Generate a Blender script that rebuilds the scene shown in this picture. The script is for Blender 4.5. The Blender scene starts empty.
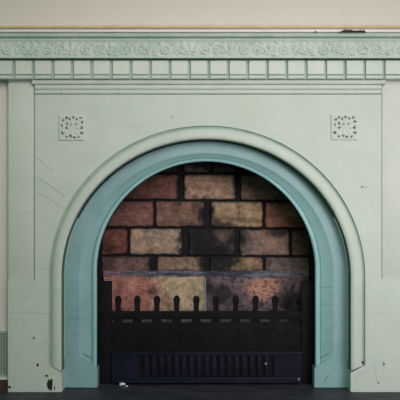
import bpy, bmesh, math, random
from mathutils import Matrix, Vector, noise
random.seed(4)
SC = bpy.context.scene
COL = SC.collection
S = 0.0033            # metres per photo pixel on the face of the surround
D = 2.6               # camera distance from that face
ZC = 192 * S          # camera height
def P(px, py, d=0.0):
    k = S * (D + d) / D
    return Vector(((px - 200) * k, d, ZC + (200 - py) * k))
def lin(c):
    return tuple(((v/255)/12.92 if v/255 <= .04045 else ((v/255+.055)/1.055)**2.4) for v in c)

# ------------------------------------------------------------------ materials
def nn(nt, t, **kw):
    n = nt.nodes.new(t)
    for k, v in kw.items(): setattr(n, k, v)
    return n
def math_(nt, op, a, b=None, clamp=False):
    n = nn(nt, 'ShaderNodeMath', operation=op, use_clamp=clamp)
    for i, v in enumerate((a, b)):
        if v is None: continue
        if isinstance(v, (int, float)): n.inputs[i].default_value = v
        else: nt.links.new(v, n.inputs[i])
    return n.outputs[0]
def mixc(nt, f, a, b):
    n = nn(nt, 'ShaderNodeMix', data_type='RGBA')
    for s, v in ((n.inputs[0], f), (n.inputs[6], a), (n.inputs[7], b)):
        if isinstance(v, (int, float)): s.default_value = v
        elif isinstance(v, tuple): s.default_value = (*v[:3], 1)
        else: nt.links.new(v, s)
    return n.outputs[2]
def ramp(nt, v, lo, hi):
    n = nn(nt, 'ShaderNodeMapRange'); n.inputs[1].default_value = lo; n.inputs[2].default_value = hi
    nt.links.new(v, n.inputs[0]); return n.outputs[0]
def noise_(nt, vec, scale, detail=4, rough=.55, stretch=None):
    if stretch:
        m = nn(nt, 'ShaderNodeMapping'); m.inputs['Scale'].default_value = stretch
        nt.links.new(vec, m.inputs[0]); vec = m.outputs[0]
    n = nn(nt, 'ShaderNodeTexNoise'); n.inputs['Scale'].default_value = scale
    n.inputs['Detail'].default_value = detail; n.inputs['Roughness'].default_value = rough
    nt.links.new(vec, n.inputs['Vector']); return n.outputs[0]
def paint(name, c1, c2, rough=.5, bump=.15, scale=6, cracks=(), spec=.4, stretch=None, crack_col=None, grime=None, metal=0.0):
    m = bpy.data.materials.new(name); m.use_nodes = True; nt = m.node_tree
    b = nt.nodes['Principled BSDF']; b.inputs['Roughness'].default_value = rough
    b.inputs['Specular IOR Level'].default_value = spec; b.inputs['Metallic'].default_value = metal
    g = nn(nt, 'ShaderNodeNewGeometry'); pos = g.outputs['Position']
    n1 = noise_(nt, pos, scale, 5, .6, stretch)
    c = mixc(nt, ramp(nt, n1, .36, .64), c1, c2)
    n2 = noise_(nt, pos, 90, 3)
    c = mixc(nt, math_(nt, 'MULTIPLY', ramp(nt, n2, .55, .75), .25), c, tuple(v*.72 for v in c1))
    if grime:       # worn, dirty patches of a different hue
        n3 = noise_(nt, pos, 11, 6, .65)
        c = mixc(nt, math_(nt, 'MULTIPLY', ramp(nt, n3, .52, .72), .6), c, grime)
    sep = nn(nt, 'ShaderNodeSeparateXYZ'); nt.links.new(pos, sep.inputs[0])
    X, Z = sep.outputs[0], sep.outputs[2]
    if cracks:
        wob = math_(nt, 'MULTIPLY', math_(nt, 'SUBTRACT', noise_(nt, pos, 30, 4, .7), .5), .008)
        X2, Z2 = math_(nt, 'ADD', X, wob), math_(nt, 'ADD', Z, wob)
        tot = None
        for (x0, y0, x1, y1, w, a) in cracks:
            p, q = P(x0, y0), P(x1, y1); dx, dz = q.x-p.x, q.z-p.z; L = math.hypot(dx, dz); dx /= L; dz /= L
            u, v = math_(nt, 'SUBTRACT', X2, p.x), math_(nt, 'SUBTRACT', Z2, p.z)
            al = math_(nt, 'ADD', math_(nt, 'MULTIPLY', u, dx), math_(nt, 'MULTIPLY', v, dz))
            pe = math_(nt, 'ABSOLUTE', math_(nt, 'SUBTRACT', math_(nt, 'MULTIPLY', u, dz), math_(nt, 'MULTIPLY', v, dx)))
            ov = math_(nt, 'SUBTRACT', math_(nt, 'ABSOLUTE', math_(nt, 'SUBTRACT', al, L/2)), L/2)
            dd = math_(nt, 'MAXIMUM', pe, ov)
            f = math_(nt, 'MULTIPLY', ramp(nt, dd, w*S, w*S*.2), a)
            tot = f if tot is None else math_(nt, 'MAXIMUM', tot, f)
        c = mixc(nt, tot, c, crack_col or tuple(v*.35 for v in c1))
    nt.links.new(c, b.inputs['Base Color'])
    bp = nn(nt, 'ShaderNodeBump'); bp.inputs['Strength'].default_value = bump; bp.inputs['Distance'].default_value = .004
    h = math_(nt, 'ADD', noise_(nt, pos, 45, 4, .6, stretch), math_(nt, 'MULTIPLY', noise_(nt, pos, 9, 3), 1.5))
    nt.links.new(h, bp.inputs['Height']); nt.links.new(bp.outputs[0], b.inputs['Normal'])
    return m
def vcol(name, rough=.85, bump=.4, spec=.25):
    m = bpy.data.materials.new(name); m.use_nodes = True; nt = m.node_tree
    b = nt.nodes['Principled BSDF']; b.inputs['Roughness'].default_value = rough; b.inputs['Specular IOR Level'].default_value = spec
    a = nn(nt, 'ShaderNodeVertexColor', layer_name='tint')
    g = nn(nt, 'ShaderNodeNewGeometry'); pos = g.outputs['Position']
    n = noise_(nt, pos, 70, 6, .7)
    h = nn(nt, 'ShaderNodeHueSaturation'); nt.links.new(a.outputs[0], h.inputs['Color'])
    nt.links.new(math_(nt, 'ADD', math_(nt, 'MULTIPLY', ramp(nt, n, .3, .7), .8), .6), h.inputs['Value'])
    nt.links.new(h.outputs[0], b.inputs['Base Color'])
    bp = nn(nt, 'ShaderNodeBump'); bp.inputs['Strength'].default_value = bump; bp.inputs['Distance'].default_value = .004
    nt.links.new(n, bp.inputs['Height']); nt.links.new(bp.outputs[0], b.inputs['Normal'])
    return m

CRK = [(61,85,61,95,.6,.3),(120,85,120,95,.6,.3),(37,158,53,171,.6,.5),(37,177,64,196,.6,.55),(37,192,64,208,.6,.5),(34,313,50,314,.5,.5),(8,313,34,312,.5,.35),
       (36,268,48,269,.5,.4),(10,298,30,297,.5,.25),(354,378,368,370,.5,.4),(341,375,354,369,.6,.5),(375,366,377,382,.6,.4),
       (383,362,384,368,1.2,.5),(88,129,104,131,.5,.12),(362,186,366,187,.9,.5),
       (10,212,33,213,.5,.25),(366,312,398,313,.5,.2),(172,116,173,118,1.2,.5),(250,150,270,158,.4,.15)]
BCRK = [(61,85,61,95,.6,.3),(120,85,120,95,.6,.3),(66,322,79,321,.6,.45),(68,338,79,337,.6,.4),(81,357.3,97.5,368.3,1.0,.85),(331.5,357.3,314.5,367.5,1.0,.6),(317,290,335,289,.8,.4),(322,307,345,306,.6,.3),
        (327,386,331,379,.8,.7),(64,213,80,226,.5,.3),(86,296,90,297,.6,.4),(66,378,74,378,.5,.4)]
M = {}
M['cream'] = paint('cream_green_paint', (.555,.60,.515), (.61,.635,.56), .55, .12, 5, CRK, grime=(.47,.57,.48))
M['pil'] = paint('pale_cream_paint', (.58,.61,.525), (.65,.64,.57), .55, .12, 4, CRK, grime=(.52,.58,.52))
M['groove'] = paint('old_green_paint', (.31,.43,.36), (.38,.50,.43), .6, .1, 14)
M['deepgreen'] = paint('dark_green_recess_shade', (.10,.15,.115), (.15,.20,.165), .7, .1, 14)  # shade of the arch reveal and carved holes, put into the colour
M['mould'] = paint('sage_moulding_paint', (.455,.535,.45), (.55,.61,.53), .5, .15, 14, grime=(.38,.48,.41))
M['dentil'] = paint('pale_sage_paint', (.57,.62,.54), (.65,.66,.58), .5, .12, 10)
M['shelf'] = paint('pinkish_cream_paint', (.72,.63,.56), (.76,.69,.61), .45, .08, 8)
M['gold'] = paint('faded_gold_paint', (.60,.42,.20), (.68,.50,.29), .45, .1, 20)
M['blue'] = paint('duck_egg_blue_paint', (.235,.40,.40), (.28,.44,.455), .42, .12, 7, BCRK, spec=.5, crack_col=(.05,.08,.08), grime=(.18,.35,.33))
M['bluelip'] = paint('pale_blue_lip_highlight', (.27,.50,.51), (.33,.56,.57), .4, .1, 9, spec=.5)  # paler blue paints in the highlight along the inner lip
M['wallsage'] = paint('sage_cream_wall_paint', (.69,.64,.56), (.72,.66,.58), .7, .08, 3, spec=.2)
M['wall'] = paint('warm_grey_wall_paint', (.64,.57,.50), (.67,.60,.53), .8, .08, 2, spec=.2)
M['iron'] = paint('sooty_cast_iron', (.006,.0048,.0065), (.010,.008,.010), .7, .4, 20, spec=.12)
M['navy'] = paint('blue_black_enamel', (.005,.0055,.016), (.0085,.009,.024), .55, .3, 15, spec=.15)
M['soot'] = paint('black_soot', (.012,.009,.012), (.028,.019,.020), .95, .6, 14, spec=.1)
M['chip'] = paint('bare_dark_iron', (.012,.010,.010), (.03,.022,.02), .8, .4, 80)
M['slate'] = paint('dark_slate', (.026,.026,.038), (.058,.054,.070), .6, .5, 16, spec=.35, stretch=(.4,1,1))
M['board'] = paint('dark_floorboard', (.05,.03,.022), (.08,.05,.035), .5, .3, 8, stretch=(1,.1,1))
M['skirt'] = paint('dark_red_brown_paint', (.055,.022,.02), (.08,.032,.028), .6, .2, 20)
M['flake'] = paint('white_flake', (.7,.7,.72), (.8,.8,.8), .7, .2, 60)
M['ledge'] = paint('grey_blue_mortar', (.16,.165,.19), (.33,.31,.33), .7, .8, 28, stretch=(.35,1,1), grime=(.09,.11,.17))
M['brick'] = vcol('sooty_brick'); M['clay'] = vcol('stained_fireclay', bump=.3)
M['gril'] = paint('green_grille_paint', (.30,.40,.34), (.36,.45,.39), .55, .1, 12)
M['dark'] = paint('grille_shadow_backing', (.03,.04,.035), (.05,.06,.05), .9, .1, 12)

# ------------------------------------------------------------------ object helpers
def tag(o, label=None, cat=None, group=None, kind=None):
    for k, v in (('label', label), ('category', cat), ('group', group), ('kind', kind)):
        if v: o[k] = v
    return o
def empty(name, loc, label, cat, group=None):
    e = bpy.data.objects.new(name, None); COL.objects.link(e); e.location = loc; e.empty_display_size = .05
    return tag(e, label, cat, group)
def link(name, bm, mats, parent=None, smooth=True, angle=38, normals=True):
    if normals: bmesh.ops.recalc_face_normals(bm, faces=bm.faces)
    me = bpy.data.meshes.new(name); bm.to_mesh(me); bm.free()
    for m in (mats if isinstance(mats, (list, tuple)) else [mats]): me.materials.append(M[m])
    if smooth:
        for p in me.polygons: p.use_smooth = True
        me.set_sharp_from_angle(angle=math.radians(angle))
    o = bpy.data.objects.new(name, me); COL.objects.link(o)
    if parent:
        o.parent = parent
        w = Vector(parent.location); q = parent.parent
        if parent.type == 'MESH': w = Vector((0,0,0)); q = None
        if parent.type == 'EMPTY': o.matrix_parent_inverse = Matrix.Translation(-w)
        else: o.matrix_parent_inverse = parent_world(parent).inverted()
    return o
def parent_world(p):
    if p.parent is None: return Matrix.Translation(p.location)
    return parent_world(p.parent) @ p.matrix_parent_inverse @ Matrix.Translation(p.location)
def box(bm, x0, y0, x1, y1, d0, d1, bev=0.0, at=None, mi=0, seg=2):
    a, b = P(x0, y0, d0 if at is None else at), P(x1, y1, d0 if at is None else at)
    r = bmesh.ops.create_cube(bm, size=1)
    vs = r['verts']; c = Vector(((a.x+b.x)/2, (d0+d1)/2, (a.z+b.z)/2)); s = (abs(b.x-a.x), abs(d1-d0), abs(a.z-b.z))
    for v in vs: v.co = Vector((v.co.x*s[0], v.co.y*s[1], v.co.z*s[2])) + c
    fs = list({f for v in vs for f in v.link_faces})
    for f in fs: f.material_index = mi
    if bev: bmesh.ops.bevel(bm, geom=list({e for v in vs for e in v.link_edges}), offset=bev, segments=seg, affect='EDGES', profile=.6)
def prism(bm, pts, d0, d1, bev=0.0, mi=0):
    ws = [P(x, y, d0) for x, y in pts]
    f0 = [bm.verts.new((w.x, d0, w.z)) for w in ws]; f1 = [bm.verts.new((w.x, d1, w.z)) for w in ws]
    F = [bm.faces.new(f0), bm.faces.new(f1[::-1])]
    for i in range(len(ws)):
        j = (i+1) % len(ws); F.append(bm.faces.new((f0[j], f0[i], f1[i], f1[j])))
    for f in F: f.material_index = mi
    if bev: bmesh.ops.bevel(bm, geom=list(F[0].edges), offset=bev, segments=2, affect='EDGES')
NA, NL = 96, 14
def ring(cx, cy, a, b, yb, d):
    pts = [(cx-a, yb+(cy-yb)*i/NL) for i in range(NL)]
    pts += [(cx-a*math.cos(math.pi*i/NA), cy-b*math.sin(math.pi*i/NA)) for i in range(NA+1)]
    pts += [(cx+a, cy+(yb-cy)*(i+1)/NL) for i in range(NL)]
    return [P(x, y, d) for x, y in pts]
def loft(bm, rings, mis=None):
    R = [[bm.verts.new(p) for p in r] for r in rings]
    for k in range(len(R)-1):
        for i in range(len(R[0])-1):
            f = bm.faces.new((R[k][i], R[k][i+1], R[k+1][i+1], R[k+1][i])); f.material_index = mis[k] if mis else 0
    return R
def back(r, d): return [Vector((p.x, d, p.z)) for p in r]
def profile(bm, prof, x0, x1, dback, mi=None):   # prof: [(py, d)] front line top to bottom, extruded along x
    A = [P(x0, y, d) for y, d in prof]; xa = P(x0, 0, 0).x; xb = P(x1, 0, 0).x
    loop = [(d, P(0, y, d).z) for y, d in prof]; loop = loop + [(dback, loop[-1][1]), (dback, loop[0][1])]
    L = [bm.verts.new((xa, d, z)) for d, z in loop]; Rr = [bm.verts.new((xb, d, z)) for d, z in loop]
    n = len(loop); bm.faces.new(L); bm.faces.new(Rr[::-1])
    for i in range(n):
        j = (i+1) % n; f = bm.faces.new((L[i], Rr[i], Rr[j], L[j]))
        if mi and i in mi: f.material_index = mi[i]
def field(name, x0, y0, x1, y1, nx, ny, base, hfun, mat, dback, parent=None, cfun=None):
    bm = bmesh.new(); cl = bm.loops.layers.float_color.new('tint') if cfun else None
    G = []; cols = {}
    for j in range(ny+1):
        row = []
        for i in range(nx+1):
            px, py = x0+(x1-x0)*i/nx, y0+(y1-y0)*j/ny
            w = P(px, py, base); v = bm.verts.new((w.x, base - hfun(px, py), w.z)); row.append(v)
            if cfun: cols[v] = (*cfun(px, py), 1)
        G.append(row)
    for j in range(ny):
        for i in range(nx): bm.faces.new((G[j][i], G[j+1][i], G[j+1][i+1], G[j][i+1]))
    rim = G[0] + [r[-1] for r in G[1:]] + G[-1][::-1][1:] + [r[0] for r in G[::-1][1:-1]]
    bk = []
    for v in rim:
        b = bm.verts.new((v.co.x, dback, v.co.z)); bk.append(b)
        if cfun: cols[b] = cols[v]
    for i in range(len(rim)):
        j = (i+1) % len(rim); bm.faces.new((rim[i], rim[j], bk[j], bk[i]))
    bm.faces.new(bk)
    if cfun:
        for f in bm.faces:
            for l in f.loops: l[cl] = cols[l.vert]
    return link(name, bm, mat, parent, angle=60)
def sm(a, b, x):
    t = max(0, min(1, (x-a)/(b-a))) ; return t*t*(3-2*t)

# ------------------------------------------------------------------ setting
WD = .030     # wall plane depth
bm = bmesh.new()
def wbox(x0, x1, z0, z1):
    r = bmesh.ops.create_cube(bm, size=1)
    for v in r['verts']: v.co = Vector(((x0+x1)/2+v.co.x*(x1-x0), WD+.06+v.co.y*.12, (z0+z1)/2+v.co.z*(z1-z0)))
hx0, hx1, hz = P(8.6, 0).x, P(407.4, 0).x, P(0, 76).z
zs = P(0, 64).z
wbox(-2.2, hx0, 0, zs); wbox(hx1, 2.2, 0, zs); wbox(hx0, hx1, hz, zs)
nf = len(bm.faces); wbox(-2.2, 2.2, zs, 2.4); bm.faces.ensure_lookup_table()
for f in bm.faces[:nf]: f.material_index = 1
w = link('wall_back', bm, ['wall', 'wallsage'], smooth=False); tag(w, kind='structure')
bm = bmesh.new()
r = bmesh.ops.create_cube(bm, size=1)
for v in r['verts']: v.co = Vector((v.co.x*4.4, -1.75+v.co.y*4.6, -.035+v.co.z*.03))
tag(link('floor', bm, 'board', smooth=False), kind='structure')
bm = bmesh.new()
r = bmesh.ops.create_cube(bm, size=1)
for v in r['verts']: v.co = Vector((v.co.x*1.9+.02, .045+v.co.y*.93, -.010+v.co.z*.020))
bmesh.ops.bevel(bm, geom=bm.edges[:], offset=.003, segments=2, affect='EDGES')
tag(link('hearth_slab', bm, 'slate'), 'dark grey slate hearth slab the fireplace stands on', 'hearth')
# baseboard left of the surround
bm = bmesh.new()
bx1 = P(6.6, 0).x
def wb(bm, x0, x1, z0, z1, y0, y1, mi=0):
    r = bmesh.ops.create_cube(bm, size=1)
    for v in r['verts']: v.co = Vector(((x0+x1)/2+v.co.x*(x1-x0), (y0+y1)/2+v.co.y*(y1-y0), (z0+z1)/2+v.co.z*(z1-z0)))
    for f in {f for v in r['verts'] for f in v.link_faces}: f.material_index = mi
wb(bm, -2.2, bx1, 0, P(0, 379.5, .018).z, .018, WD)
wb(bm, -2.2, bx1, P(0, 379.5, .018).z, P(0, 377, .018).z, .014, WD, 1)
tag(link('baseboard_left', bm, ['skirt', 'shelf'], smooth=False), kind='structure')

# wall grille, left edge of the photo
g = empty('vent_grille', P(-20, 376, WD), 'green painted slotted vent grille low on the wall left of the fireplace', 'vent')
bm = bmesh.new(); box(bm, -45, 331, 6.8, 333, WD-.012, WD, .001, at=WD); box(bm, -45, 374.5, 6.8, 376.5, WD-.012, WD, .001, at=WD)
box(bm, 5.6, 333, 6.8, 374.5, WD-.012, WD, .0005, at=WD); box(bm, -45, 333, -43, 374.5, WD-.012, WD, .0005, at=WD)
link('frame', bm, 'gril', g)
bm = bmesh.new(); box(bm, -43, 333, 5.6, 374.5, WD-.0015, WD, at=WD); link('backing', bm, 'dark', g)
bm = bmesh.new()
y = 334.6
while y < 374: box(bm, -43, y, 5.6, y+1.1, WD-.008, WD-.003, at=WD); y += 2.15
x = -41.5
while x < 5: box(bm, x, 333, x+1.0, 374.5, WD-.010, WD-.006, at=WD); x += 2.6
link('mesh_bars', bm, 'gril', g, smooth=False)

# ------------------------------------------------------------------ mantelpiece
mp = empty('mantelpiece', Vector((P(206, 0).x, .03, 0)), 'pale green painted arched mantelpiece with carved frieze and toothed cornice', 'mantelpiece')
# shelf
bm = bmesh.new()
profile(bm, [(24.2,-.060),(25.0,-.063),(28.2,-.064),(28.6,-.058),(29.2,-.058),(29.6,-.061),(32.0,-.061)], -22, 434, WD)
sh = link('shelf', bm, 'shelf', mp, angle=25)
bm = bmesh.new(); profile(bm, [(25.2,-.0650),(25.8,-.0668),(27.6,-.0668),(28.1,-.0650)], -22.2, 434.2, -.060)
link('gold_stripe', bm, 'gold', sh)['label'] = 'faded gold stripe'
bm = bmesh.new()
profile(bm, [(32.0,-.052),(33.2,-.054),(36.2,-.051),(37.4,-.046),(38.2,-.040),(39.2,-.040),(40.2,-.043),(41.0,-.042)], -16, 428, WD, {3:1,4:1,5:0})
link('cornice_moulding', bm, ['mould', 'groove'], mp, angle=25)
# carved frieze
PER = 38.9
def scroll(x, y, cx, cy, s, R):
    dx, dy = x-cx, (y-cy)*1.08; r = math.hypot(dx, dy)
    if r > R: return 0
    th = math.atan2(dy, dx)*s
    return (0.5+0.5*math.cos(2*math.pi*r/3.7 - th)) * sm(R, R-1.5, r)
def frieze_h(px, py):
    base = .0395 + .004*sm(43, 57, py)
    if py > 58.3: base += .0015
    u = (px-2.0) % PER; n = noise.noise(Vector((px*.22, py*.25, 3)))
    wx = px*0 + u + 1.2*noise.noise(Vector((px*.08, py*.1, 9)))
    wy = py + 1.0*noise.noise(Vector((px*.09, py*.1, 19)))
    h = max(scroll(wx, wy, 9, 52.2, 1, 6.6), scroll(wx, wy, 22.5, 52.2, -1, 6.6), .7*scroll(wx, wy, 15.7, 46.5, 1, 3.6))
    lx, ly = wx-31.5, wy-57.5; rr = math.hypot(lx, ly); an = math.atan2(-ly, lx)
    h = max(h, (.5+.5*math.cos(an*9))*sm(15, 11, rr)*sm(2, 4, rr)*sm(8.6, 7.0, abs(lx)))
    h = max(h, .8*sm(2.1, 1.0, math.hypot(lx, ly+1.5)))
    h = max(h, .8*sm(1.3, .5, abs(wy-44-1.6*math.sin(wx*.8)))*sm(43, 44, py))
    h = h*sm(41.2, 43.8, py)*sm(59, 57.6, py)
    n3 = noise.noise(Vector((px*.6, py*.6, 13)))
    return base + .0042*h*(.8+.8*n) + .0010*n + .0006*n3*sm(41.2, 44, py)*sm(59, 57, py)
field('carved_frieze', -12, 41, 424, 60.3, 1100, 56, 0.0, frieze_h, 'mould', WD, mp)
# dentil course: recessed backing + blocks
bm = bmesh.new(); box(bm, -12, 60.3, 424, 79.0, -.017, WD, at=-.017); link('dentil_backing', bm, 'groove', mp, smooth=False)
edges = [-12] + [14.0 + 19.47*i for i in range(20)] + [424]
for i in range(len(edges)-1):
    a, b = edges[i] + (1.65 if i else 0), edges[i+1] - (1.65 if i < 20 else 0)
    bm = bmesh.new()
    # block with a small fillet line near its foot
    xa, xb = P(a, 0, -.026).x, P(b, 0, -.026).x
    pr = [(60.6,-.0262),(61.2,-.0268),(73.6,-.0268),(74.0,-.0268),(74.6,-.0225),(75.3,-.0225),(75.9,-.0262),(78.0,-.0262),(78.5,-.0255)]
    loop = [(d, P(0, y, d).z) for y, d in pr]; loop += [(-.0168, loop[-1][1]), (-.0168, loop[0][1])]
    L = [bm.verts.new((xa, d, z)) for d, z in loop]; R = [bm.verts.new((xb, d, z)) for d, z in loop]
    bm.faces.new(L); bm.faces.new(R[::-1])
    for k in range(len(loop)):
        j = (k+1) % len(loop); f = bm.faces.new((L[k], R[k], R[j], L[j]))
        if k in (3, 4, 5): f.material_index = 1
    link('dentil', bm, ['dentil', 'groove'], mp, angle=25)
bm = bmesh.new(); profile(bm, [(79.0,-.021),(79.5,-.017),(80.4,-.014),(81.0,-.016),(83.6,-.014),(84.6,-.009)], 33, 384.5, WD, {0:1,1:1})
profile(bm, [(79.0,-.014),(80.2,-.010)], 8, 33, WD); profile(bm, [(79.0,-.014),(80.2,-.010)], 384.5, 405, WD)
link('fascia', bm, ['dentil', 'groove'], mp, angle=25)
bm = bmesh.new(); profile(bm, [(84.6,-.005),(85.2,-.0085),(88.6,-.0085),(89.4,-.005),(90.0,-.0045),(90.6,-.0065),(93.2,-.0065),(94.0,-.003),(94.9,.0008),(96.0,.0008)], 35.2, 381, .05, {3:1,7:1})
link('panel_moulding', bm, ['cream', 'groove'], mp, angle=25)
# face with arch
CX, CY = 207.0, 277.0
r0 = ring(CX, CY, 158.3, 151.4, 364, 0.0)
RB = []   # rectangle boundary
cx, cz = P(CX, CY).x, P(CX, CY).z; xl, xr, zt = P(35, 0).x, P(381, 0).x, P(0, 90).z
for i, p in enumerate(r0):
    if i <= NL: RB.append(Vector((xl, 0, p.z)))
    elif i >= NL+NA: RB.append(Vector((xr, 0, p.z)))
    else:
        dx, dz = p.x-cx, p.z-cz; t = (zt-cz)/dz if dz > 1e-6 else 1e9
        if dx < -1e-6: t = min(t, (xl-cx)/dx)
        if dx > 1e-6: t = min(t, (xr-cx)/dx)
        RB.append(Vector((cx+dx*t, 0, cz+dz*t)))
for cxn in (xl, xr):
    c = Vector((cxn, 0, zt)); k = min(range(len(RB)), key=lambda i: (RB[i]-c).length); RB[k] = c
bm = bmesh.new()
loft(bm, [back(RB, .06), RB, r0, back(r0, .05)])
LB = [(8,280.5),(35,280.5),(35,364),(48.8,364),(49.3,365.6),(57,369.5),(61.9,373),(61.9,392),(8,392)]
RBk = [(408,279),(381,279),(381,364),(365.3,364),(364.8,365.6),(357,369.5),(350.7,373),(350.7,392),(408,392)]
prism(bm, LB, 0, .06); prism(bm, RBk, 0, .06)
link('face', bm, 'cream', mp, angle=30)
for a, b, yb, yt in ((8, 33.4, 280.5, 79.5), (382.6, 408, 279, 79.5)):
    bm = bmesh.new(); box(bm, a, yt, b, yb, .0045, .06, .0008, at=0); link('pilaster_panel', bm, 'pil', mp)
    bm = bmesh.new()
    if a < 100: box(bm, 32.6, 84, 34.9, 281.0, .0075, .05, at=0); box(bm, 8, 279.7, 33, 280.9, .0075, .05, at=0)
    else: box(bm, 381.0, 84, 383.2, 279.4, .0075, .05, at=0); box(bm, 383, 278.3, 408, 279.3, .0075, .05, at=0)
    link('joint_line', bm, 'groove', mp, smooth=False)['label'] = 'old green paint in the joint'
# archivolt roll
bm = bmesh.new()
rings = [ring(CX, CY, 159, 152.1, 364, .008), ring(CX, CY, 156.4, 149.6, 365.2, .0085), ring(CX, CY, 155.2, 148.4, 366.2, .004),
         ring(CX, CY, 154.0, 147.0, 366.9, -.001)]
prof = [(151.6,144.7,-.0035),(149,142,-.0052),(147.4,140.2,-.0050),(146.2,138.8,-.0035),(144.9,138.0,-.001),(144.6,137.5,.004)]
for a, b, d in prof: rings.append(ring(206.2, CY-.2, a, b, 367+ (153-a)*.55, d))
rings.append(back(rings[-1], .056)); rings.append(back(rings[0], .056))
loft(bm, rings, [1, 1, 0, 0, 0, 0, 0, 0, 0, 2, 2])  # last two bands: shadow of the reveal painted as dark green
link('archivolt', bm, ['cream', 'groove', 'deepgreen'], mp, angle=50)
# carved squares
HOL = [(.18,.22,.05),(.30,.13,.05),(.42,.18,.045),(.55,.12,.05),(.68,.18,.055),(.84,.14,.045),(.90,.3,.05),(.13,.42,.045),(.32,.36,.05),(.30,.52,.055),
       (.14,.72,.06),(.88,.52,.06),(.90,.72,.06),(.30,.88,.045),(.46,.84,.06),(.60,.88,.055),(.76,.88,.04),(.48,.40,.035),(.66,.38,.035)]
def rosette(x0, y0, x1, y1, seed):
    def h(px, py):
        u, v = (px-x0)/(x1-x0), (py-y0)/(y1-y0)
        e = min(u, 1-u, v, 1-v); hh = .0003*sm(0, .05, e) - .0014*sm(.035, 0, e)
        hh += .0008*math.cos(8*math.atan2(v-.5, u-.5))*sm(.0, .1, math.hypot(u-.5, v-.5))*sm(.36, .3, math.hypot(u-.5, v-.5))
        hh += .0011*sm(.16, .05, abs(math.hypot(u-.5, v-.5)-.33))*(.5+.5*noise.noise(Vector((u*9, v*9, seed))))
        for a, b, r in HOL:
            a += .02*noise.noise(Vector((a*9, b*9, seed*5.0))); q = math.hypot(u-a, v-b)
            hh -= .0040*sm(r*1.3, r*.5, q + .03*noise.noise(Vector((u*16, v*16, seed))))
        return hh + .0003*noise.noise(Vector((px, py, seed)))
    return h
for (x0, y0, x1, y1, s) in ((58.5,114.5,84.5,140.5,1),(331,114,357.5,140,7)):
    o = field('carved_square', x0, y0, x1, y1, 90, 90, -.0040, rosette(x0, y0, x1, y1, s), ['cream', 'deepgreen'], .03, mp)
    for f in o.data.polygons:
        if -.0022 < f.center.y < .001 and abs(f.center.x-P((x0+x1)/2, 0).x) < 12.3*S: f.material_index = 1  # hole bottoms coloured dark by depth, painting in their shade
# chipped paint down to the iron
def blob(bm, px, py, rx, ry, d, th, seed, n=28):
    c = P(px, py, d); k = S*(D+d)/D; f0 = []; f1 = []
    for i in range(n):
        t = 2*math.pi*i/n; q = 1 + .55*noise.noise(Vector((math.cos(t)*1.7, math.sin(t)*1.7, seed)))
        x, z = c.x+rx*k*q*math.cos(t), c.z+ry*k*q*math.sin(t)
        f0.append(bm.verts.new((x, d, z))); f1.append(bm.verts.new((x, d+th, z)))
    bm.faces.new(f0); bm.faces.new(f1[::-1])
    for i in range(n):
        j = (i+1) % n; bm.faces.new((f0[j], f0[i], f1[i], f1[j]))
for (x, y, rx, ry, s, dd) in ((50,384.8,3.0,5.6,1.1,-.0006),(54.7,388,.5,1.8,2.2,-.0006),(37.5,365,1.3,1.6,3.3,-.0006),(46.5,376,1.6,1.1,4.4,-.0006),
                          (33.8,338,.9,1.2,5.5,-.0005),(9.6,387,1.5,1.3,6.6,-.0006),(363,362.5,1.0,1.3,7.7,-.0006),(384,364,.9,.9,12.,-.0004),(378.3,383,.8,.8,14.,-.0004),(362,187,.8,.6,15.,-.0004)):
    bm = bmesh.new(); blob(bm, x, y, rx, ry, dd, .004, s)
    link('paint_chip', bm, 'chip', mp, smooth=False)['label'] = 'chip of lost paint showing dark iron'
for (x0, x1, y, h, s) in ((338.5,366.5,31.2,2.6,1.0),(314.6,316.6,31.4,1.5,5.0)):
    bm = bmesh.new(); n = 46 if x1-x0 > 5 else 8
    top = [(x0+(x1-x0)*i/n, 32.1-(h*(.45+.55*abs(noise.noise(Vector((i*.35, s, 2))))*2)*sm(0, .2, i/n)*sm(1, .93, i/n)+.15)) for i in range(n+1)]
    prism(bm, top + [(x1, 32.3), (x0, 32.3)], -.0640, -.0602)
    link('paint_chip', bm, 'chip', mp, smooth=False)['label'] = 'ragged black chip along the shelf edge'

# ------------------------------------------------------------------ blue cast iron insert
bi = empty('arched_fireplace_insert', Vector((P(206, 0).x, .07, 0)), 'duck-egg blue painted iron arch lining the fireplace opening', 'fireplace insert')
I0 = .056
def ir(cx, cy, a, b, yb, d): return ring(cx, cy, a, b, yb, d)
bm = bmesh.new()
rs = [ir(206.3, 276, 141.3, 134.5, 388.0, I0), ir(206.3, 275.5, 138, 131.5, 372, I0-.001), ir(206.3, 274.5, 127, 121.3, 357, I0-.001), ir(206.3, 274, 125.6, 120, 357.8, I0+.0008),
      ir(206.2, 272.5, 119, 115.5, 361, I0+.0065), ir(206.1, 271, 115, 113.0, 364, I0+.0085), ir(206.1, 270.8, 114.2, 112.4, 364.5, I0+.0125)]
rs.insert(0, back(rs[0], .069))
loft(bm, rs, [0]*6+[0])
link('arch_band', bm, 'blue', bi, angle=22)
bm = bmesh.new()
rs = [ir(206.1, 270.8, 114.2, 112.4, 364.5, I0+.0125), ir(206, 270.6, 113.2, 111.6, 365.5, I0+.005), ir(206, 270.4, 111.6, 110.4, 366.5, I0+.003), ir(206, 270.2, 109.8, 109, 367.5, I0+.005), ir(206, 270, 109.0, 108.4, 368.5, I0+.010)]
rs.append(back(rs[-1], .105)); rs.append(back(rs[0], .105))
loft(bm, rs, [0,0,0,0,1,1])
link('inner_lip', bm, ['bluelip', 'soot'], bi, angle=50)
for pts in ([(64.0,358.5),(80.5,357),(92.5,364),(97.2,368.5),(97.2,387.6),(64.0,387.6)],
            [(347.6,358.5),(332,357),(320,364),(314.4,368.5),(314.4,387.6),(347.6,387.6)]):
    bm = bmesh.new(); prism(bm, pts, I0-.0016, .105, .0008); link('plinth_block', bm, 'blue', bi)

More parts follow.
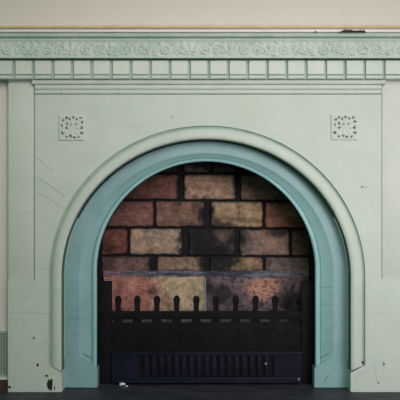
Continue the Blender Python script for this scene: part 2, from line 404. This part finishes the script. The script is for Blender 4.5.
# ------------------------------------------------------------------ firebox
FB = .26
fb = empty('brick_fireback', Vector((P(206, 0, FB).x, FB, 0)), 'soot-blackened red brick back wall of the firebox, above the pale slabs', 'brick wall')
BR = [ # x0,y0,x1,y1,colour,lean of soot at left/right side
 (150,150,179,172.4,(60,45,44)),(183.5,150,209.6,172.2,(108,88,84)),(212.2,150,236.5,172.4,(98,76,74)),(240,150,290,172.4,(60,46,46)),
 (122,174.8,178.5,199.3,(122,76,70)),(183.8,174.8,235,199.6,(165,128,112)),(240.5,175.2,292,200,(122,92,82)),
 (96,201.2,153.6,226.6,(126,84,76)),(156,201.2,204,226.6,(132,94,82)),(210.5,201.8,262.6,227.2,(166,132,104)),(265,202,318,227.8,(150,94,80)),
 (96,228.8,127.3,254.2,(128,76,64)),(129.6,228.6,181.6,254.4,(158,130,116)),(189,228.8,235,255,(100,78,72)),(239.5,229.5,289,255.6,(134,104,96)),(291.5,229.8,318,255.8,(118,80,72)),
 (96,256.4,150,276,(112,82,80)),(157,256.6,205.5,276,(140,110,98)),(210,257,262.4,276,(140,108,88)),(264.8,257.2,318,276,(116,94,94))]
SOOT = [(203,240,15,13,.95),(213,262,14,12,.9),(196,205,5,9,.6),(222,226,14,5,.8),(200,228,14,4,.8),(128,187,5,10,.4),(181,187,5,16,1),(237.5,187,4.5,14,.9),(206.5,214,7,15,1),(216,222,8,10,.5),(186,241,7,14,1),(211,249,26,9,1),(193,238,9,12,.8),(236,242,8,16,.9),(245,236,10,6,.6),
        (225,262,12,9,.9),(207,263,9,10,.8),(153,264,5,10,1),(278,232,14,4,.8),(205,272,60,3.5,.7),(130,197,26,4,.5),(300,240,9,20,.35),(107,262,9,22,.5),(286,185,12,16,.4),
        (200,162,70,7,.9),(236,220,22,3.5,.5),(265,262,5,10,.5),(290,262,8,6,.3),(165,208,14,4,.2),(176,223,20,4,.25),(144,176,16,4,.4),(250,198,12,3,.4),(111,241,6,14,.3),(300,222,16,4,.35)]
def brick_at(px, py):
    w = .8*noise.noise(Vector((px*.12, py*.12, 5))); x, y = px+w, py+w*.7
    best = None; bd = -99
    for b in BR:
        dx = min(x-b[0], b[2]-x); dy = min(y-b[1], b[3]-y)
        q = min(dx, dy)
        if dx < 3 and dy < 3 and dx > 0 and dy > 0: q = 3 - math.hypot(3-dx, 3-dy)
        if q > bd: bd = q; best = b
    return best, bd + .15
def brick_h(px, py):
    b, q = brick_at(px, py)
    n = noise.fractal(Vector((px*.13, py*.13, 1.5)), .8, 2.2, 4)
    return .010*sm(-.7, 1.1, q) + .0022*n*sm(0, 2, q) + .0008*noise.noise(Vector((px*.9, py*.9, 2)))
def brick_c(px, py):
    b, q = brick_at(px, py); c = lin(b[4])
    n = noise.fractal(Vector((px*.09, py*.12, b[0]*.37)), .7, 2.1, 5); n2 = noise.noise(Vector((px*.35, py*.35, 7)))
    c = [v*(1+.42*n+.20*n2) for v in c]
    warm = noise.noise(Vector((px*.06, py*.09, 30+b[1]))); c = [c[0]*(1+.14*warm), c[1], c[2]*(1-.14*warm)]
    s = 0
    for (x, y, rx, ry, a) in SOOT:
        dd = math.hypot((px-x)/rx, (py-y)/ry) + .55*noise.fractal(Vector((px*.12, py*.12, x*.1)), .7, 2.1, 4)
        s = 1-(1-s)*(1-a*sm(1.5, .45, dd))
    edge = sm(3.6, .3, q + 1.8*noise.noise(Vector((px*.2, py*.2, 11))))*.42
    s = max(s, edge); so = (.012, .010, .014)
    c = [v*(1-s)+so[i]*s for i, v in enumerate(c)]
    m = sm(.75, -.1, q); c = [v*(1-m)+so[i]*.8*m for i, v in enumerate(c)]
    g_ = sum(c)/3; return [max(.004, (v*.9+g_*.1)*.95*w_) for v, w_ in zip(c, (.99,1.03,.95))]
field('brickwork', 96, 150, 318, 277.5, 520, 300, FB, brick_h, 'brick', FB+.06, fb, brick_c)
# sooted side cheeks and throat
for sx in (-1, 1):
    bm = bmesh.new()
    xi = P(206+sx*110.5, 0, .107).x; xo = xi + sx*.03; xb = P(206+sx*103 if sx < 0 else 308.5, 0, FB).x
    zt_ = P(0, 150, FB).z + .12
    pts = [(xi, .107), (xb, FB-.002), (xb, FB+.06), (xo+sx*.03, FB+.06), (xo+sx*.03, .107)]
    lo = [bm.verts.new((x, y, 0)) for x, y in pts]; hi = [bm.verts.new((x, y, zt_)) for x, y in pts]
    bm.faces.new(lo); bm.faces.new(hi[::-1])
    for i in range(5):
        j = (i+1) % 5; bm.faces.new((lo[j], lo[i], hi[i], hi[j]))
    link('side_cheek', bm, 'soot', fb, smooth=False)['label'] = 'black sooted side wall of the firebox'
bm = bmesh.new(); xa, xb = P(92, 0, FB).x, P(320, 0, FB).x
wb(bm, xa, xb, P(0, 150, FB).z, P(0, 150, FB).z+.14, FB-.0, FB+.06); wb(bm, xa, xb, P(0, 150, FB).z+.12, P(0, 150, FB).z+.14, .19, FB)
wb(bm, xa, xb, P(0, 150, FB).z+.12, P(0, 150, FB).z+.14, .107, .19); wb(bm, xa, xb, P(0, 150, .107).z, P(0, 150, FB).z+.14, .107, .113)
link('throat', bm, 'soot', fb, smooth=False)
# pale fireclay slabs in front of the bricks
LD = .232
ls = empty('fireclay_lining', Vector((P(206, 0, LD).x, LD, 0)), 'stained pink and cream fireclay slabs behind the grate under a grey-blue ledge', 'fireclay lining')
def slab_c(left):
    def f(px, py):
        n = noise.fractal(Vector((px*.08, py*.09, 3)), .7, 2.1, 5); n2 = noise.fractal(Vector((px*.25, py*.25, 8)), .6, 2.1, 4)
        if left:
            k = sm(148, 172, px + 16*n); c = [a*(1-k)+b*k for a, b in zip(lin((160,105,98)), lin((170,148,122)))]
            if n2 > .1 and k < .5: c = [a*.6+b*.4 for a, b in zip(c, lin((172,128,100)))]
            s = .65*sm(.25, .7, n2)*(1-k*.85)
            s = max(s, .8*sm(10, 2, math.hypot(px-152, (py-292)*1.6)))
        else:
            k = sm(15, 4, math.hypot((px-262)*.7, (py-290)*.9) + 8*n); c = [a*(1-k)+b*k for a, b in zip(lin((112,92,94)), lin((180,130,112)))]
            s = max(.75*sm(.15, .6, n2), .85*sm(.1, .55, n), .95*sm(13, 5, math.hypot((px-288)*.8, py-300)+6*n), .95*sm(13, 4, math.hypot((px-218)*.45-(py-290)*.25, (py-293)*.8)+6*n))
        c = [v*(1-s)+w*s for v, w in zip(c, (.022,.018,.024))]; s2 = sm(313, 319, py)*.8; c = [v*(1-s2)+w*s2 for v, w in zip(c, lin((118,112,116)))]
        return [max(.004, v*(1+.4*n)*1.05) for v in c]
    return f
def slab_h(px, py): return .0015*noise.noise(Vector((px*.2, py*.2, 4)))
field('slab', 104, 276.5, 204.3, 379.5, 180, 150, LD, slab_h, 'clay', FB-.001, ls, slab_c(True)).__setitem__('label', 'cream slab stained pink at its left end')
field('slab', 206.0, 276.5, 308.3, 379.5, 180, 150, LD, slab_h, 'clay', FB-.001, ls, slab_c(False)).__setitem__('label', 'purplish sooty slab')
def ledge_h(px, py):
    top = 273.6 - 1.6*sm(225, 290, px) + .6*noise.noise(Vector((px*.11, 0, 6))); bot = 278.4 + 2.4*sm(215, 260, px)*sm(309, 290, px) + .7*noise.noise(Vector((px*.09, 5, 6)))
    v = (py-top)/(bot-top); n = .0025*noise.noise(Vector((px*.12, py*.5, 6)))
    return (.012*math.sin(math.pi*v)**.7 if 0 < v < 1 else -.012*0) + n
def ledge_c(px, py):
    n = noise.fractal(Vector((px*.05, py*.45, 2)), .7, 2.1, 4); n2 = noise.fractal(Vector((px*.3, py*.6, 5)), .7, 2.1, 3)
    k = sm(150, 105, px); c = [a*(1-k)+b*k for a, b in zip(lin((108,104,114)), lin((134,104,106)))]
    s_ = max(.85*sm(.05, .45, n + .8*sm(218, 205, abs(px-225)+190)), .5*sm(.1, .4, n2)); bl = lin((46,48,64))
    return [max(.004, v*(1-s_)+w*s_)*1.0 for v, w in zip(c, bl)]
field('ledge', 103.5, 271.0, 308.6, 281.8, 300, 36, LD+.012, ledge_h, 'clay', FB-.001, ls, ledge_c)
bm = bmesh.new(); box(bm, 204.4, 277.5, 206.0, 372, LD-.006, LD+.01, .0015, at=LD); link('seam_strip', bm, 'ledge', ls)
for x in (302.2, 110.5):  # pale strips stand in for the highlight along the lining edges
    bm = bmesh.new(); box(bm, x-.9, 281, x+.7, 372, LD-.012, LD+.002, .001, at=LD); link('edge_highlight', bm, 'ledge', ls)

# ------------------------------------------------------------------ grate
GD = .112
gt = empty('fire_grate', Vector((P(206, 0, GD).x, GD, 0)), 'black cast-iron fire grate with ten upright prongs inside the arch', 'fire grate')
FX = [118,137.2,156.8,176.6,196.3,216,235.8,255.6,275.3,293.6]
def gbase(d): return P(0, 200, d), None
def pyfloor(d): return 200 + ZC/(S*(D+d)/D)
bm = bmesh.new(); box(bm, 111, 311.4, 301.5, 319.4, GD, GD+.014, .003, seg=3); link('top_bar', bm, 'iron', gt)
bm = bmesh.new(); box(bm, 111, 322.8, 301.5, 351.5, GD+.001, GD+.012, .002)
for i in range(11):   # faint cast waves along the plate
    x = 113+i*17.2
    pts = [(x+14*t/10, 334-5.0*math.sin(math.pi*t/10)) for t in range(11)] + [(x+14*t/10, 336.2-5.0*math.sin(math.pi*t/10)) for t in range(10, -1, -1)]
    prism(bm, pts, GD-.0015, GD+.004)
link('front_plate', bm, 'iron', gt)
for x in FX:
    bm = bmesh.new()
    out = [(x-2.5,312.5),(x-2.5,306.5),(x-2.7,305)]
    out += [(x-3.3*math.cos(t*math.pi/10), 300.2-4.4*math.sin(t*math.pi/10)*1.0) for t in range(11)]
    out += [(x+2.7,305),(x+2.5,306.5),(x+2.5,312.5)]
    prism(bm, out, GD+.001, GD+.013, .0022); link('prong', bm, 'iron', gt)
    bm = bmesh.new(); w = 4.6; box(bm, x-w, 318.6, x+w, 323.4, GD+.003, GD+.012, .001); link('spacer', bm, 'iron', gt)
for a, b in ((98.6, 111.5), (301, 313.4)):
    bm = bmesh.new(); box(bm, a, 281.5, b, pyfloor(GD-.004)-.1, GD-.004, GD+.02, .003); link('side_post', bm, 'iron', gt)
# bottom bars lying behind the plate carry the coals
bm = bmesh.new()
for i in range(13):
    x = 120+i*14.4; a = P(x, 352, GD)
    wb(bm, a.x-.004, a.x+.004, a.z, a.z+.010, GD+.011, LD-.012)
link('bottom_bars', bm, 'iron', gt, smooth=False)
# ashpit cover
AD = .100
ac = empty('ashpit_cover', Vector((P(206, 0, AD).x, AD, 0)), 'blue-black slotted metal ashpit cover at the foot of the grate', 'ashpit cover')
bm = bmesh.new()
yb = pyfloor(AD)-.3
box(bm, 111.6, 351.6, 301.5, 356, AD, AD+.008, .001); box(bm, 111.6, 377.4, 301.5, yb, AD, AD+.008, .001)
box(bm, 111.6, 355.8, 138.6, 377.6, AD, AD+.008); box(bm, 274.2, 355.8, 301.5, 377.6, AD, AD+.008)
N = 18; p_ = (274.2-138.6)/N
for i in range(1, N): box(bm, 138.6+p_*i-1.9, 355.8, 138.6+p_*i+1.9, 377.6, AD-.0005, AD+.006, .0008)
link('slotted_front', bm, 'navy', ac)
bm = bmesh.new(); box(bm, 113, 353, 300, 381, AD+.0075, AD+.011, at=AD); link('inner_tray', bm, 'iron', ac)
bm = bmesh.new(); profile(bm, [(380.2,AD-.001),(380.8,AD-.005),(382.0,AD-.007),(383.2,AD-.006),(384.0,AD-.001)], 111.8, 301.2, AD+.002); link('rolled_lip', bm, 'navy', ac)
bm = bmesh.new(); blob(bm, 265.8, 363.5, 1.4, 1.1, AD-.0016, .002, 3.0); link('rivet', bm, 'ledge', ac)
bm = bmesh.new(); blob(bm, 302.6-4, 379, 1.0, 1.6, AD-.001, .002, 4.0); link('rivet', bm, 'ledge', ac)

# ------------------------------------------------------------------ white crumbs on the hearth
def crumb(px, py, r, sq, seed, label):
    k = ZC/(py-200)/S; d = D*(k-1) if True else 0     # depth where the floor shows at py
    c = P(px, py, d); bm = bmesh.new(); bmesh.ops.create_icosphere(bm, subdivisions=3, radius=1)
    for v in bm.verts:
        n = 1+.5*noise.noise(v.co*1.4+Vector((seed, 0, 0))); v.co = Vector((v.co.x*r*n, v.co.y*r*.7*n, v.co.z*r*sq*n))
    zmin = min(v.co.z for v in bm.verts)
    for v in bm.verts: v.co += Vector((c.x, c.y, -zmin))
    o = link('plaster_crumb', bm, 'flake'); tag(o, label, 'debris', 'white crumbs on the hearth'); return o
crumb(122, 385.6, .010, .5, 1, 'larger white plaster crumb on the hearth before the ashpit cover')
crumb(126.6, 387.0, .0045, .5, 5, 'tiny white crumb on the hearth just right of the larger one')

# ------------------------------------------------------------------ light and camera
def area(name, loc, target, size, power, col, spread=180):
    l = bpy.data.lights.new(name, 'AREA'); l.size = size; l.energy = power; l.color = col; l.spread = math.radians(spread)
    o = bpy.data.objects.new(name, l); COL.objects.link(o); o.location = loc
    o.rotation_euler = (Vector(target)-Vector(loc)).to_track_quat('-Z', 'Y').to_euler(); return o
area('window_light', (.55, -2.7, 1.85), (-.03, 0, 1.12), 1.2, 8.3, (1, .89, .905), 72)
area('low_right_fill', (1.5, -2.2, .75), (.72, 0, .42), .8, 3.5, (.97, .95, 1.0), 62)  # added unseen light to brighten the lower right
area('green_fill', (-.3, -3.3, 1.9), (-.1, 0, .8), 1.6, 2, (.90, 1, .88))  # added weak green fill light with no visible source
W = bpy.data.worlds.new('World'); SC.world = W; W.use_nodes = True
nt = W.node_tree; b = nt.nodes['Background']; b.inputs[1].default_value = .36
tc = nn(nt, 'ShaderNodeTexCoord'); sp = nn(nt, 'ShaderNodeSeparateXYZ'); nt.links.new(tc.outputs['Generated'], sp.inputs[0])
nt.links.new(mixc(nt, ramp(nt, sp.outputs[0], -.7, .7), (.30, .86, .52), (.84, .97, 1.0)), b.inputs[0])
cam = bpy.data.cameras.new('Camera'); co = bpy.data.objects.new('Camera', cam); COL.objects.link(co)
co.location = (0, -D, ZC); co.rotation_euler = (math.radians(90), 0, 0)
cam.sensor_width = 36; cam.lens = 36*D/(400*S); cam.clip_start = .05
SC.camera = co
SC.view_settings.view_transform = 'Standard'; SC.view_settings.look = 'None'
SC.view_settings.gamma = 1; SC.view_settings.use_curve_mapping = False; SC.view_settings.exposure = 0.0
